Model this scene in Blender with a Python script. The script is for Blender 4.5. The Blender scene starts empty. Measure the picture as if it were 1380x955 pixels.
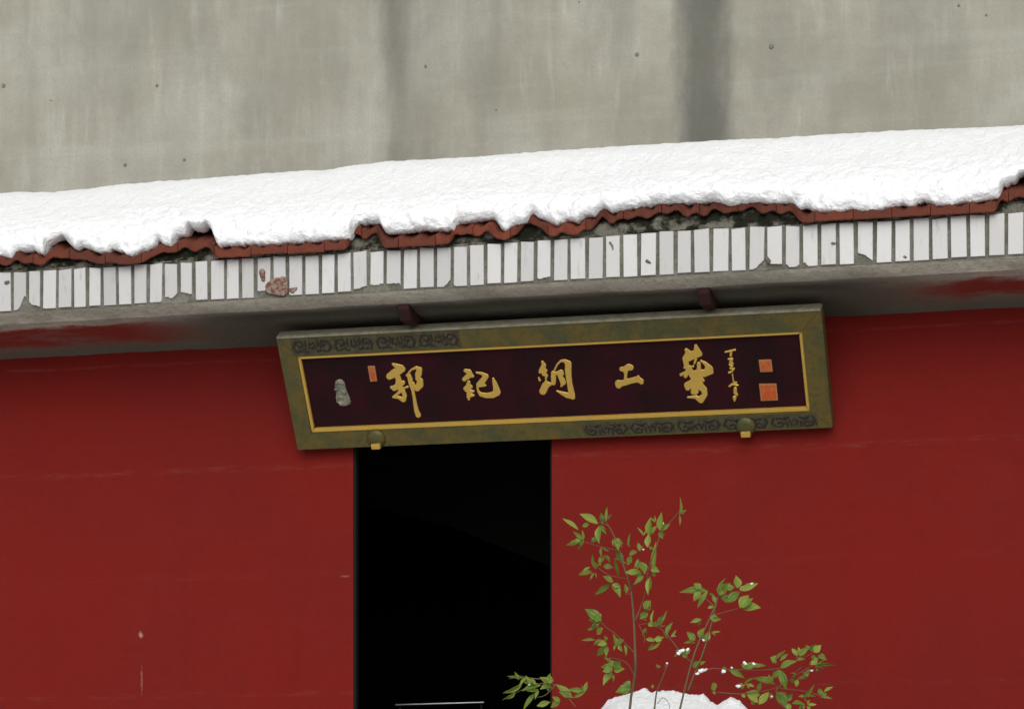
import bpy, bmesh, math, random
import numpy as np
from mathutils import Vector, Matrix, noise
random.seed(7)
S = bpy.context.scene
COL = S.collection

# ------------------------------------------------------------------ camera
TH = math.radians(15.5); D0 = 13.8; EYE = 1.5
FOC = 4147.0; PW = 1380.0; HOR = 1214.0          # focal length and horizon in photo pixels
RV = Vector((math.cos(TH), math.sin(TH), 0)); FV = Vector((-math.sin(TH), math.cos(TH), 0)); UV = Vector((0, 0, 1))
CP = FV * -D0 + Vector((0, 0, EYE))
cam = bpy.data.cameras.new('camera'); camo = bpy.data.objects.new('camera', cam); COL.objects.link(camo)
camo.location = CP; camo.rotation_euler = (math.radians(90), 0, TH)
cam.sensor_width = 36; cam.lens = 36 * FOC / PW; cam.shift_y = (HOR - 477.5) / PW
cam.clip_start = 0.1; cam.clip_end = 500
S.camera = camo
# ------------------------------------------------------------------ light: overcast snow day
SUN_EL, SUN_AZ = 32, 12
w = bpy.data.worlds.new('World'); S.world = w; w.use_nodes = True
nt = w.node_tree; bg = nt.nodes['Background']
sky = nt.nodes.new('ShaderNodeTexSky'); sky.sky_type = 'NISHITA'; sky.sun_disc = False
sky.sun_elevation = math.radians(SUN_EL); sky.sun_rotation = math.radians(180 - SUN_AZ)
sky.air_density = 1.0; sky.dust_density = 6.0; sky.ozone_density = 1.0
hs = nt.nodes.new('ShaderNodeHueSaturation'); hs.inputs['Saturation'].default_value = 0.18
nt.links.new(sky.outputs[0], hs.inputs['Color']); nt.links.new(hs.outputs[0], bg.inputs[0])
bg.inputs[1].default_value = 0.06
sl = bpy.data.lights.new('sun', 'SUN'); sl.energy = 1.5; sl.angle = math.radians(70); sl.color = (1.0, 0.985, 0.96)
so = bpy.data.objects.new('sun', sl); COL.objects.link(so)
az, el = math.radians(SUN_AZ), math.radians(SUN_EL)
sd = Vector((math.sin(az) * math.cos(el), -math.cos(az) * math.cos(el), math.sin(el)))
so.rotation_euler = sd.to_track_quat('Z', 'Y').to_euler(); so.location = (0, -4, 12)
S.view_settings.view_transform = 'Standard'; S.view_settings.look = 'None'
S.view_settings.exposure = 0.2; S.view_settings.gamma = 1.0; S.view_settings.use_curve_mapping = False
S.render.engine = 'CYCLES'
S.render.resolution_x = 1024; S.render.resolution_y = 708

# ------------------------------------------------------------------ helpers
def P(x, y, Y):
    """point of the plane Y = const seen at photo pixel (x, y)"""
    d = FV + RV * ((x - 690) / FOC) + UV * ((HOR - y) / FOC)
    return CP + d * ((Y - CP.y) / d.y)
def PXX(p):
    v = Vector(p) - CP; d = v.dot(FV)
    return 690 + FOC * v.dot(RV) / d
def lerp_tab(tab):
    xs = np.array([a for a, b in tab], float); ys = np.array([b for a, b in tab], float)
    return lambda x: float(np.interp(x, xs, ys))
def fold(x):                      # carry traced edges on beyond the picture
    x = x % 2760.0
    return x if x <= 1380 else 2760 - x

def new_obj(name, me, mat=None, parent=None, **props):
    o = bpy.data.objects.new(name, me); COL.objects.link(o)
    if me is not None and mat is not None and not me.materials: me.materials.append(mat)
    if parent is not None: o.parent = parent
    for k, v in props.items(): o[k] = v
    return o
def mesh_of(name, verts, faces, smooth=False):
    me = bpy.data.meshes.new(name); me.from_pydata([tuple(v) for v in verts], [], faces); me.update()
    if smooth:
        me.polygons.foreach_set('use_smooth', [True] * len(me.polygons)); me.update()
    return me
def bm_mesh(name, bm, smooth=False):
    bmesh.ops.recalc_face_normals(bm, faces=bm.faces)
    me = bpy.data.meshes.new(name); bm.to_mesh(me); bm.free()
    if smooth: me.polygons.foreach_set('use_smooth', [True] * len(me.polygons))
    return me
def box_bm(bm, x0, x1, y0, y1, z0, z1, bev=0.0):
    vs = [bm.verts.new(c) for c in ((x0,y0,z0),(x1,y0,z0),(x1,y1,z0),(x0,y1,z0),(x0,y0,z1),(x1,y0,z1),(x1,y1,z1),(x0,y1,z1))]
    fs = [bm.faces.new([vs[i] for i in f]) for f in ((3,2,1,0),(4,5,6,7),(0,1,5,4),(1,2,6,5),(2,3,7,6),(3,0,4,7))]
    if bev:
        es = list({e for f in fs for e in f.edges})
        bmesh.ops.bevel(bm, geom=es, offset=bev, segments=2, affect='EDGES', profile=0.6)
def box(name, x0, x1, y0, y1, z0, z1, mat, parent=None, bev=0.0, **props):
    bm = bmesh.new(); box_bm(bm, x0, x1, y0, y1, z0, z1, bev)
    return new_obj(name, bm_mesh(name, bm), mat, parent, **props)
def extrude_x(name, prof, xs, mat, parent=None, jit=0.0, smooth=False, **props):
    """closed (Y, z) profile carried along x stations, ends capped"""
    n = len(prof); verts = []; faces = []
    for i, x in enumerate(xs):
        for (a, b) in prof:
            j = jit * noise.noise(Vector((x * 6, a * 9, b * 9)))
            verts.append((x, a + j, b + j))
    for i in range(len(xs) - 1):
        for k in range(n):
            faces.append((i*n+k, i*n+(k+1) % n, (i+1)*n+(k+1) % n, (i+1)*n+k))
    faces.append(tuple(range(n))[::-1]); faces.append(tuple((len(xs)-1)*n + k for k in range(n)))
    me = mesh_of(name, verts, faces, smooth)
    bm = bmesh.new(); bm.from_mesh(me); bmesh.ops.recalc_face_normals(bm, faces=bm.faces); bm.to_mesh(me); bm.free()
    return new_obj(name, me, mat, parent, **props)
def tube(pts, radii, sides=6):
    verts = []; faces = []; n = len(pts); pts = [Vector(p) for p in pts]
    for i, p in enumerate(pts):
        t = (pts[min(i+1, n-1)] - pts[max(i-1, 0)]).normalized()
        a = t.orthogonal().normalized(); b = t.cross(a)
        if i and a.dot(pa) < 0: a, b = -a, -b
        a = (pa - t * pa.dot(t)).normalized() if i else a; b = t.cross(a); pa = a
        for k in range(sides):
            q = 2 * math.pi * k / sides
            verts.append(p + (a * math.cos(q) + b * math.sin(q)) * radii[i])
    for i in range(n - 1):
        for k in range(sides):
            faces.append((i*sides+k, i*sides+(k+1) % sides, (i+1)*sides+(k+1) % sides, (i+1)*sides+k))
    faces.append(tuple(range(sides))[::-1]); faces.append(tuple((n-1)*sides+k for k in range(sides)))
    return verts, faces
def smooth_path(pts, n=4):
    pts = [Vector(p) for p in pts]; out = []
    for i in range(len(pts) - 1):
        p0 = pts[max(i-1, 0)]; p1 = pts[i]; p2 = pts[i+1]; p3 = pts[min(i+2, len(pts)-1)]
        for k in range(n):
            t = k / n
            out.append(0.5 * ((2*p1) + (p2-p0)*t + (2*p0-5*p1+4*p2-p3)*t*t + (3*p1-p0-3*p2+p3)*t**3))
    out.append(pts[-1]); return out
def relief(name, strokes, place, res, height, edge):
    """brush strokes [(x, y, r), ...] united into one raised, rounded relief; place(x, y, h) -> Vector"""
    segs = []
    for s in strokes:
        if len(s) == 1: s = [s[0], s[0]]
        for a, b in zip(s[:-1], s[1:]): segs.append((a, b))
    allp = [p for s in strokes for p in s]
    x0 = min(p[0]-p[2] for p in allp)-2*res; x1 = max(p[0]+p[2] for p in allp)+2*res
    y0 = min(p[1]-p[2] for p in allp)-2*res; y1 = max(p[1]+p[2] for p in allp)+2*res
    nx = int((x1-x0)/res)+2; ny = int((y1-y0)/res)+2
    gx, gy = np.meshgrid(x0+np.arange(nx)*res, y0+np.arange(ny)*res)
    d = np.full(gx.shape, -1e9)
    for (ax, ay, ar), (bx, by, br) in segs:
        ex, ey = bx-ax, by-ay; L = ex*ex+ey*ey+1e-9
        t = np.clip(((gx-ax)*ex+(gy-ay)*ey)/L, 0, 1)
        d = np.maximum(d, ar+(br-ar)*t-np.hypot(gx-ax-ex*t, gy-ay-ey*t))
    ddy, ddx = np.gradient(d, res); gl = np.hypot(ddx, ddy)+1e-6
    ins = d > 0
    cell = ins[:-1, :-1] | ins[1:, :-1] | ins[:-1, 1:] | ins[1:, 1:]
    idx = -np.ones(d.shape, int); verts = []; faces = []
    def vid(j, i):
        if idx[j, i] < 0:
            x, y, dd = gx[j, i], gy[j, i], d[j, i]
            if dd < 0:
                k = min(-dd, 1.6*res)/gl[j, i]; x += ddx[j, i]*k; y += ddy[j, i]*k; h = -0.25*height
            else: h = height*math.sqrt(min(dd/edge, 1.0))
            idx[j, i] = len(verts); verts.append(place(x, y, h))
        return idx[j, i]
    for j, i in zip(*np.nonzero(cell)):
        faces.append((vid(j+1, i), vid(j+1, i+1), vid(j, i+1), vid(j, i)))
    return mesh_of(name, verts, faces, True)

# ------------------------------------------------------------------ materials
def mat(name, base=(0.5, 0.5, 0.5), rough=0.8, metal=0.0, spec=0.4):
    m = bpy.data.materials.new(name); m.use_nodes = True
    b = m.node_tree.nodes['Principled BSDF']
    b.inputs['Base Color'].default_value = (*base, 1); b.inputs['Roughness'].default_value = rough
    b.inputs['Metallic'].default_value = metal; b.inputs['Specular IOR Level'].default_value = spec
    return m, m.node_tree, b
class N:
    """tiny node helper; sockets or floats in, sockets out"""
    def __init__(s, t): s.t = t
    def _in(s, n, i, v):
        if v is None: return
        if isinstance(v, bpy.types.NodeSocket): s.t.links.new(v, n.inputs[i])
        else: n.inputs[i].default_value = v
    def pos(s, scale=None, obj=False):
        if obj: o = s.t.nodes.new('ShaderNodeTexCoord').outputs['Object']
        else: o = s.t.nodes.new('ShaderNodeNewGeometry').outputs['Position']
        if scale is None: return o
        n = s.t.nodes.new('ShaderNodeMapping'); s.t.links.new(o, n.inputs[0]); n.inputs['Scale'].default_value = scale
        return n.outputs[0]
    def noise(s, vec, scale, detail=4, rough=0.55, dist=0.0):
        n = s.t.nodes.new('ShaderNodeTexNoise'); s.t.links.new(vec, n.inputs['Vector'])
        n.inputs['Scale'].default_value = scale; n.inputs['Detail'].default_value = detail
        n.inputs['Roughness'].default_value = rough; n.inputs['Distortion'].default_value = dist
        return n.outputs['Fac']
    def m(s, op, a, b=None, c=None):
        n = s.t.nodes.new('ShaderNodeMath'); n.operation = op
        s._in(n, 0, a); s._in(n, 1, b); s._in(n, 2, c); return n.outputs[0]
    def ramp(s, v, a, b, lo=0.0, hi=1.0):
        n = s.t.nodes.new('ShaderNodeMapRange'); n.interpolation_type = 'SMOOTHSTEP'
        s._in(n, 0, v); n.inputs[1].default_value = a; n.inputs[2].default_value = b
        n.inputs[3].default_value = lo; n.inputs[4].default_value = hi; return n.outputs[0]
    def mix(s, f, a, b, mode='MIX'):
        n = s.t.nodes.new('ShaderNodeMix'); n.data_type = 'RGBA'; n.blend_type = mode
        s._in(n, 0, f)
        for i, v in ((6, a), (7, b)):
            if isinstance(v, tuple): n.inputs[i].default_value = (*v, 1)
            else: s.t.links.new(v, n.inputs[i])
        return n.outputs[2]
    def sep(s, v):
        n = s.t.nodes.new('ShaderNodeSeparateXYZ'); s.t.links.new(v, n.inputs[0]); return n.outputs
    def bump(s, h, strength, dist, b):
        n = s.t.nodes.new('ShaderNodeBump'); n.inputs['Strength'].default_value = strength; n.inputs['Distance'].default_value = dist
        s.t.links.new(h, n.inputs['Height']); s.t.links.new(n.outputs[0], b.inputs['Normal'])
    def rand(s): return s.t.nodes.new('ShaderNodeObjectInfo').outputs['Random']

M = {}
# old red limewash / paint
m, t, b = mat('red_paint', rough=0.9, spec=0.12); n = N(t); p = n.pos(); X, Y_, Z = n.sep(p)
big = n.noise(p, 1.1, 4, 0.6); fine = n.noise(p, 16, 5, 0.65); brush = n.noise(n.pos((0.7, 1, 4)), 2.0, 4, 0.6); grit = n.noise(p, 130, 3, 0.7)
c = n.mix(n.ramp(big, 0.35, 0.68), (0.1575, 0.0098, 0.0068), (0.1389, 0.0103, 0.0083))
c = n.mix(n.ramp(brush, 0.45, 0.85, 0, 0.18), c, (0.1332, 0.0128, 0.0106))
c = n.mix(n.ramp(fine, 0.48, 0.75, 0, 0.45), c, (0.1211, 0.0080, 0.0065))
c = n.mix(n.ramp(grit, 0.35, 0.75, 0, 0.28), c, (0.1817, 0.0153, 0.0112))
drip = n.noise(n.pos((1, 1, 0.12)), 5.5, 5, 0.65)
c = n.mix(n.ramp(drip, 0.52, 0.78, 0, 0.30), c, (0.1146, 0.0084, 0.0068)); c = n.mix(n.ramp(n.noise(p, 2.6, 6, 0.7), 0.52, 0.75, 0, 0.35), c, (0.1637, 0.0168, 0.0128))
wob = n.m('MULTIPLY', n.m('SUBTRACT', n.noise(n.pos((1, 0, 0)), 2.2, 2), 0.5), 0.03)
zz = n.m('ADD', Z, wob)
for z0, hw, amt, lo, hi in ((3.487, 0.022, 0.085, 0.42, 0.80), (2.452, 0.022, 0.065, 0.48, 0.8), (2.996, 0.03, 0.03, 0.45, 0.8), (3.985, 0.010, 0.06, 0.36, 0.7)):
    line = n.ramp(n.m('ABSOLUTE', n.m('SUBTRACT', zz, z0)), hw, hw*0.15)
    brk = n.ramp(n.noise(n.pos((1, 1, 6)), 3.1 + z0, 5, 0.7), lo, hi)
    c = n.mix(n.m('MULTIPLY', n.m('MULTIPLY', line, brk), amt), c, (0.52, 0.30, 0.24))
for x0, z0, rx, rz, amt in ((-1.786, 2.735, 0.015, 0.020, 0.42), (-1.782, 2.53, 0.007, 0.085, 0.16), (-0.79, 2.98, 0.03, 0.006, 0.14), (1.02, 2.86, 0.012, 0.005, 0.18)):
    dx = n.m('DIVIDE', n.m('SUBTRACT', X, x0), rx); dz = n.m('DIVIDE', n.m('SUBTRACT', Z, z0), rz)
    rr = n.m('SQRT', n.m('ADD', n.m('MULTIPLY', dx, dx), n.m('MULTIPLY', dz, dz)))
    rr = n.m('ADD', rr, n.m('MULTIPLY', n.m('SUBTRACT', n.noise(p, 60, 2), 0.5), 1.2))
    c = n.mix(n.ramp(rr, 1.0, 0.3, 0, amt), c, (0.55, 0.36, 0.29))
t.links.new(c, b.inputs['Base Color'])
n.bump(n.m('ADD', n.m('MULTIPLY', fine, 0.6), n.m('MULTIPLY', brush, 0.3)), 0.30, 0.010, b); M['red'] = m

# cast concrete of the building behind
m, t, b = mat('old_concrete', rough=0.9, spec=0.2); n = N(t); p = n.pos(); X, Y_, Z = n.sep(p)
st = n.noise(n.pos((1, 1, 0.09)), 3.2, 6, 0.62, 0.15); st2 = n.noise(n.pos((1, 1, 0.16)), 13, 4, 0.6); bl = n.noise(p, 1.4, 5, 0.6); gr = n.noise(p, 70, 4, 0.7); hz = n.noise(n.pos((0.22, 1, 2.6)), 3.0, 4, 0.6)
c = n.mix(n.ramp(bl, 0.3, 0.7), (0.3042, 0.2925, 0.2340), (0.4153, 0.4095, 0.3568))
c = n.mix(n.ramp(st, 0.42, 0.72, 0, 0.50), c, (0.2340, 0.2281, 0.1930))
c = n.mix(n.ramp(st2, 0.52, 0.78, 0, 0.45), c, (0.5031, 0.4972, 0.4504))
c = n.mix(n.ramp(st2, 0.48, 0.22, 0, 0.25), c, (0.2574, 0.2515, 0.2106))
c = n.mix(n.ramp(hz, 0.5, 0.75, 0, 0.25), c, (0.4797, 0.4797, 0.4504))
c = n.mix(n.ramp(gr, 0.4, 0.75, 0, 0.30), c, (0.2574, 0.2457, 0.2106))
c = n.mix(n.ramp(n.noise(n.pos((0.9, 1, 0.45)), 1.9, 6, 0.68, 0.3), 0.42, 0.64, 0, 0.45), c, (0.225, 0.222, 0.195))
w1 = n.m('MULTIPLY', n.m('SUBTRACT', n.noise(n.pos((1, 1, 0.35)), 4.0, 5, 0.65), 0.5), 0.30)
XS = n.m('ADD', X, w1)
M['_streaks'] = (n, XS, c, b, t); M['concrete'] = m

# mortar / render of the eave
m, t, b = mat('grey_mortar', rough=0.92, spec=0.2); n = N(t); p = n.pos()
a1 = n.noise(p, 9, 5, 0.65); a2 = n.noise(p, 55, 4, 0.7)
c = n.mix(n.ramp(a1, 0.35, 0.7), (0.115, 0.113, 0.09), (0.22, 0.215, 0.18))
c = n.mix(n.ramp(a2, 0.4, 0.75, 0, 0.6), c, (0.075, 0.08, 0.055))
t.links.new(c, b.inputs['Base Color']); n.bump(n.m('ADD', a1, a2), 0.6, 0.02, b); M['mortar'] = m
# mossy bedding mortar under the roof tiles
m, t, b = mat('mossy_mortar', rough=0.95, spec=0.15); n = N(t); p = n.pos()
a1 = n.noise(p, 15, 5, 0.6); a2 = n.noise(p, 90, 4, 0.7)
c = n.mix(n.ramp(a1, 0.44, 0.62), (0.014, 0.015, 0.009), (0.19, 0.18, 0.15))
c = n.mix(n.ramp(a2, 0.45, 0.75, 0, 0.5), c, (0.05, 0.052, 0.03))
t.links.new(c, b.inputs['Base Color']); n.bump(n.m('ADD', a1, a2), 0.8, 0.02, b); M['moss'] = m
# soffit: grey render with remains of red paint
m, t, b = mat('soffit_render', rough=0.9, spec=0.2); n = N(t); p = n.pos(); X, Y_, Z = n.sep(p)
a1 = n.noise(n.pos((0.5, 1, 1)), 5, 6, 0.72); a2 = n.noise(p, 40, 4, 0.7)
c = n.mix(n.ramp(a1, 0.35, 0.7), (0.27, 0.252, 0.205), (0.45, 0.415, 0.35))
c = n.mix(n.ramp(a2, 0.45, 0.8, 0, 0.45), c, (0.12, 0.115, 0.09))
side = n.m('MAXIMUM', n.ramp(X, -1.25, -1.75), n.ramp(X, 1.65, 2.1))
mid_shade = n.m('MULTIPLY', n.m('MULTIPLY', n.ramp(X, -1.95, -1.0), n.ramp(X, 2.2, 1.45)), n.ramp(n.m('ADD', Y_, n.m('MULTIPLY', n.m('SUBTRACT', a1, 0.5), 0.10)), -0.555, -0.44))  # shade behind the plaque, painted into the middle of the soffit
c = n.mix(n.m('MULTIPLY', mid_shade, 0.92), c, (0.036, 0.036, 0.026))
yw = n.m('ADD', Y_, n.m('MULTIPLY', n.m('SUBTRACT', a1, 0.5), 0.22)); red = n.m('MULTIPLY', n.m('MULTIPLY', side, n.ramp(yw, -0.445, -0.40)), n.ramp(yw, -0.10, -0.22))
c = n.mix(n.m('MULTIPLY', side, n.ramp(yw, -0.25, -0.08, 0, 0.7)), c, (0.105, 0.075, 0.055))
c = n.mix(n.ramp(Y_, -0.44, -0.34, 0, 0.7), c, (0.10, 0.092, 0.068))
red = n.m('MULTIPLY', red, n.ramp(n.noise(n.pos((0.4, 1, 1)), 4.5, 5, 0.7), 0.72, 0.45))
c = n.mix(red, c, (0.20, 0.026, 0.018))
t.links.new(c, b.inputs['Base Color']); n.bump(n.m('ADD', a1, a2), 0.5, 0.015, b); M['soffit'] = m
# glazed white strip tiles
m, t, b = mat('white_glazed_tile', rough=0.28, spec=0.5); n = N(t); p = n.pos(); r = n.rand()
sm = n.noise(p, 9, 5, 0.6); dirt = n.noise(n.pos((1, 1, 0.22)), 45, 5, 0.7)
c = n.mix(r, (0.42, 0.413, 0.41), (0.54, 0.535, 0.53))
c = n.mix(n.ramp(sm, 0.55, 0.8, 0, 0.35), c, (0.42, 0.40, 0.39))
c = n.mix(n.ramp(dirt, 0.54, 0.78, 0, 0.6), c, (0.25, 0.235, 0.205))
t.links.new(c, b.inputs['Base Color']); b.inputs['Coat Weight'].default_value = 0.2; n.bump(sm, 0.12, 0.01, b); M['tile'] = m
# terracotta
m, t, b = mat('terracotta', rough=0.85, spec=0.25); n = N(t); p = n.pos(); r = n.rand()
a1 = n.noise(p, 24, 5, 0.65); a2 = n.noise(p, 110, 3, 0.7)
c = n.mix(r, (0.095, 0.027, 0.016), (0.175, 0.041, 0.022)); c = n.mix(n.ramp(a1, 0.42, 0.68, 0, 0.8), c, (0.10, 0.030, 0.018))
c = n.mix(n.ramp(a2, 0.55, 0.8, 0, 0.4), c, (0.09, 0.045, 0.028))
t.links.new(c, b.inputs['Base Color']); n.bump(a1, 0.5, 0.01, b); M['terra'] = m
m, t, b = mat('exposed_brick', rough=0.9, spec=0.2); n = N(t); p = n.pos()
a1 = n.noise(p, 70, 5, 0.7); c = n.mix(n.ramp(a1, 0.4, 0.6), (0.16, 0.055, 0.032), (0.26, 0.22, 0.185))
t.links.new(c, b.inputs['Base Color']); n.bump(a1, 0.7, 0.01, b); M['brick'] = m
# snow
m, t, b = mat('snow', base=(0.85, 0.868, 0.885), rough=0.65, spec=0.3); n = N(t); p = n.pos()
a1 = n.noise(p, 38, 1, 0.4); a2 = n.noise(p, 95, 1.5, 0.5)
b.inputs['Subsurface Weight'].default_value = 0.15; b.inputs['Subsurface Radius'].default_value = (0.02, 0.025, 0.03); b.inputs['Subsurface Scale'].default_value = 0.5
n.bump(n.m('ADD', a1, n.m('MULTIPLY', a2, 0.8)), 0.46, 0.018, b); M['snow'] = m
# bronze-green painted frame
m, t, b = mat('patinated_frame', rough=0.5, metal=0.25, spec=0.4); n = N(t); p = n.pos(obj=True)
a1 = n.noise(p, 9, 5, 0.65); a2 = n.noise(p, 42, 4, 0.65)
c = n.mix(n.ramp(a1, 0.38, 0.64), (0.112, 0.082, 0.017), (0.064, 0.064, 0.022)); c = n.mix(n.ramp(a2, 0.50, 0.74, 0, 0.7), c, (0.040, 0.046, 0.024))
c = n.mix(n.ramp(a2, 0.45, 0.2, 0, 0.5), c, (0.15, 0.105, 0.028))
t.links.new(c, b.inputs['Base Color']); n.bump(a2, 0.35, 0.006, b); M['frame'] = m
m, t, b = mat('pale_frame_edge', rough=0.55, metal=0.1, spec=0.4); n = N(t); p = n.pos(obj=True)
a1 = n.noise(p, 30, 4, 0.65); c = n.mix(n.ramp(a1, 0.35, 0.7), (0.26, 0.245, 0.18), (0.17, 0.165, 0.11)); t.links.new(c, b.inputs['Base Color']); M['frame_edge'] = m  # paler tone for the moulding along the top of the frame
m, t, b = mat('ornament_brown', rough=0.6, metal=0.1, spec=0.35); n = N(t); p = n.pos(obj=True)
a1 = n.noise(p, 60, 4, 0.65); c = n.mix(a1, (0.012, 0.011, 0.007), (0.036, 0.023, 0.017)); t.links.new(c, b.inputs['Base Color']); M['orn'] = m
m, t, b = mat('ornament_ground', rough=0.6, metal=0.1, spec=0.35); n = N(t); p = n.pos(obj=True)
a1 = n.noise(p, 40, 4, 0.65); c = n.mix(n.ramp(a1, 0.4, 0.65), (0.066, 0.062, 0.026), (0.040, 0.036, 0.018)); t.links.new(c, b.inputs['Base Color']); M['orn_ground'] = m
m, t, b = mat('gold_leaf', rough=0.42, metal=0.45, spec=0.5); n = N(t); p = n.pos(obj=True)
a1 = n.noise(p, 50, 4, 0.6); a2 = n.noise(p, 6, 3, 0.6)
c = n.mix(a1, (0.52, 0.325, 0.050), (0.60, 0.40, 0.095)); c = n.mix(n.ramp(a2, 0.45, 0.7, 0, 0.35), c, (0.44, 0.33, 0.07))
t.links.new(c, b.inputs['Base Color']); n.bump(a1, 0.3, 0.004, b); M['gold'] = m
m, t, b = mat('maroon_lacquer', rough=0.65, spec=0.08); n = N(t); p = n.pos(obj=True)
a1 = n.noise(p, 3.5, 5, 0.6); a2 = n.noise(p, 45, 4, 0.65)
c = n.mix(n.ramp(a1, 0.35, 0.7), (0.0150, 0.0050, 0.0060), (0.030, 0.0045, 0.0085)); c = n.mix(n.ramp(a2, 0.5, 0.8, 0, 0.5), c, (0.010, 0.0065, 0.007))
t.links.new(c, b.inputs['Base Color']); n.bump(a2, 0.15, 0.004, b); M['lacquer'] = m
m, t, b = mat('cinnabar_seal', rough=0.55, spec=0.4); n = N(t); p = n.pos(obj=True)
a1 = n.noise(n.pos((1, 1, 1), True), 34, 3, 0.6); c = n.mix(n.ramp(a1, 0.40, 0.62), (0.42, 0.062, 0.012), (0.42, 0.125, 0.022)); t.links.new(c, b.inputs['Base Color']); n.bump(a1, 0.4, 0.004, b); M['seal'] = m
m, t, b = mat('seal_rim', base=(0.55, 0.27, 0.11), rough=0.5, metal=0.2); n = N(t); p = n.pos(obj=True)
c = n.mix(n.noise(p, 40, 3), (0.42, 0.15, 0.045), (0.38, 0.19, 0.085)); t.links.new(c, b.inputs['Base Color']); M['seal_rim'] = m
m, t, b = mat('grey_green_shell', rough=0.4, spec=0.5); n = N(t); p = n.pos(obj=True)
a1 = n.noise(p, 22, 4, 0.6); c = n.mix(n.ramp(a1, 0.38, 0.62), (0.09, 0.115, 0.08), (0.19, 0.18, 0.135)); c = n.mix(n.ramp(n.noise(p, 30, 2), 0.6, 0.75), c, (0.36, 0.22, 0.20))
t.links.new(c, b.inputs['Base Color']); n.bump(a1, 0.6, 0.01, b); M['shell'] = m
# dark timber, interior, jamb
m, t, b = mat('dark_red_timber', rough=0.8, spec=0.25); n = N(t); p = n.pos()
a1 = n.noise(p, 20, 4, 0.6); c = n.mix(a1, (0.040, 0.010, 0.007), (0.016, 0.006, 0.005)); t.links.new(c, b.inputs['Base Color']); M['timber'] = m
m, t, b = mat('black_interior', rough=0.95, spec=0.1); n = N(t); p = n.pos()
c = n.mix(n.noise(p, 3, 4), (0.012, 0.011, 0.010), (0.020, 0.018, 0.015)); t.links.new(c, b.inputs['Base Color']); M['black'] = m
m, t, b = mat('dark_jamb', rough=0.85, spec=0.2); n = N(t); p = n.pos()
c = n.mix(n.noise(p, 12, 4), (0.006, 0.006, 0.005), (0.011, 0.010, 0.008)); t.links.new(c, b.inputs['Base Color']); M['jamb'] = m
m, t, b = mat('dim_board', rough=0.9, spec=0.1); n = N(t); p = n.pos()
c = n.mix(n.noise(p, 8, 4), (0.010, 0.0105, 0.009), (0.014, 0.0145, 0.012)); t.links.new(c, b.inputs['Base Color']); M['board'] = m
m, t, b = mat('pale_enamel', base=(0.75, 0.77, 0.76), rough=0.25, spec=0.6); n = N(t); p = n.pos()
c = n.mix(n.noise(p, 6, 3), (0.70, 0.73, 0.72), (0.80, 0.81, 0.79)); t.links.new(c, b.inputs['Base Color']); M['enamel'] = m
# plant
m, t, b = mat('nandina_leaf', rough=0.5, spec=0.25); n = N(t); p = n.pos(obj=True); r = n.rand()
c = n.mix(r, (0.070, 0.150, 0.010), (0.250, 0.310, 0.042)); c = n.mix(n.ramp(n.noise(p, 3, 3), 0.4, 0.7, 0, 0.5), c, (0.20, 0.25, 0.06))
c = n.mix(n.ramp(n.m('ABSOLUTE', n.sep(p)[1]), 0.30, 0.46, 0, 0.4), c, (0.36, 0.38, 0.16)); rib = n.ramp(n.m('ABSOLUTE', n.sep(p)[1]), 0.035, 0.0, 0, 0.55); c = n.mix(rib, c, (0.24, 0.26, 0.11))
t.links.new(c, b.inputs['Base Color'])
tr = t.nodes.new('ShaderNodeBsdfTranslucent'); t.links.new(c, tr.inputs[0]); mx = t.nodes.new('ShaderNodeMixShader'); mx.inputs[0].default_value = 0.25
t.links.new(b.outputs[0], mx.inputs[1]); t.links.new(tr.outputs[0], mx.inputs[2]); t.links.new(mx.outputs[0], t.nodes['Material Output'].inputs[0]); M['leaf'] = m
m, t, b = mat('nandina_stem', rough=0.75, spec=0.3); n = N(t); p = n.pos()
c = n.mix(n.noise(p, 25, 3), (0.085, 0.085, 0.035), (0.13, 0.085, 0.05)); t.links.new(c, b.inputs['Base Color']); M['stem'] = m
m, t, b = mat('nandina_twig', rough=0.75, spec=0.3); n = N(t); p = n.pos()
c = n.mix(n.noise(p, 40, 3), (0.17, 0.085, 0.055), (0.10, 0.085, 0.04)); t.links.new(c, b.inputs['Base Color']); M['twig'] = m
m, t, b = mat('rock', rough=0.9, spec=0.2); n = N(t); p = n.pos()
a1 = n.noise(p, 5, 6, 0.65); c = n.mix(a1, (0.09, 0.085, 0.075), (0.26, 0.25, 0.225)); t.links.new(c, b.inputs['Base Color']); n.bump(a1, 0.8, 0.05, b); M['rock'] = m
m, t, b = mat('wet_paving', rough=0.6, spec=0.4); n = N(t); p = n.pos()
a1 = n.noise(p, 1.6, 5, 0.6); a2 = n.noise(p, 30, 4, 0.7)
c = n.mix(a2, (0.07, 0.07, 0.065), (0.14, 0.135, 0.125)); c = n.mix(n.ramp(a1, 0.36, 0.46), c, (0.76, 0.78, 0.79))
t.links.new(c, b.inputs['Base Color']); n.bump(a2, 0.4, 0.02, b); M['paving'] = m
m, t, b = mat('trodden_snow', rough=0.8, spec=0.3); n = N(t); p = n.pos()
a1 = n.noise(p, 0.5, 6, 0.6); a2 = n.noise(p, 12, 4, 0.7)
c = n.mix(n.ramp(a1, 0.32, 0.44), (0.16, 0.155, 0.145), (0.76, 0.78, 0.79)); t.links.new(c, b.inputs['Base Color']); n.bump(a2, 0.5, 0.06, b); M['ground'] = m

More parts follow.
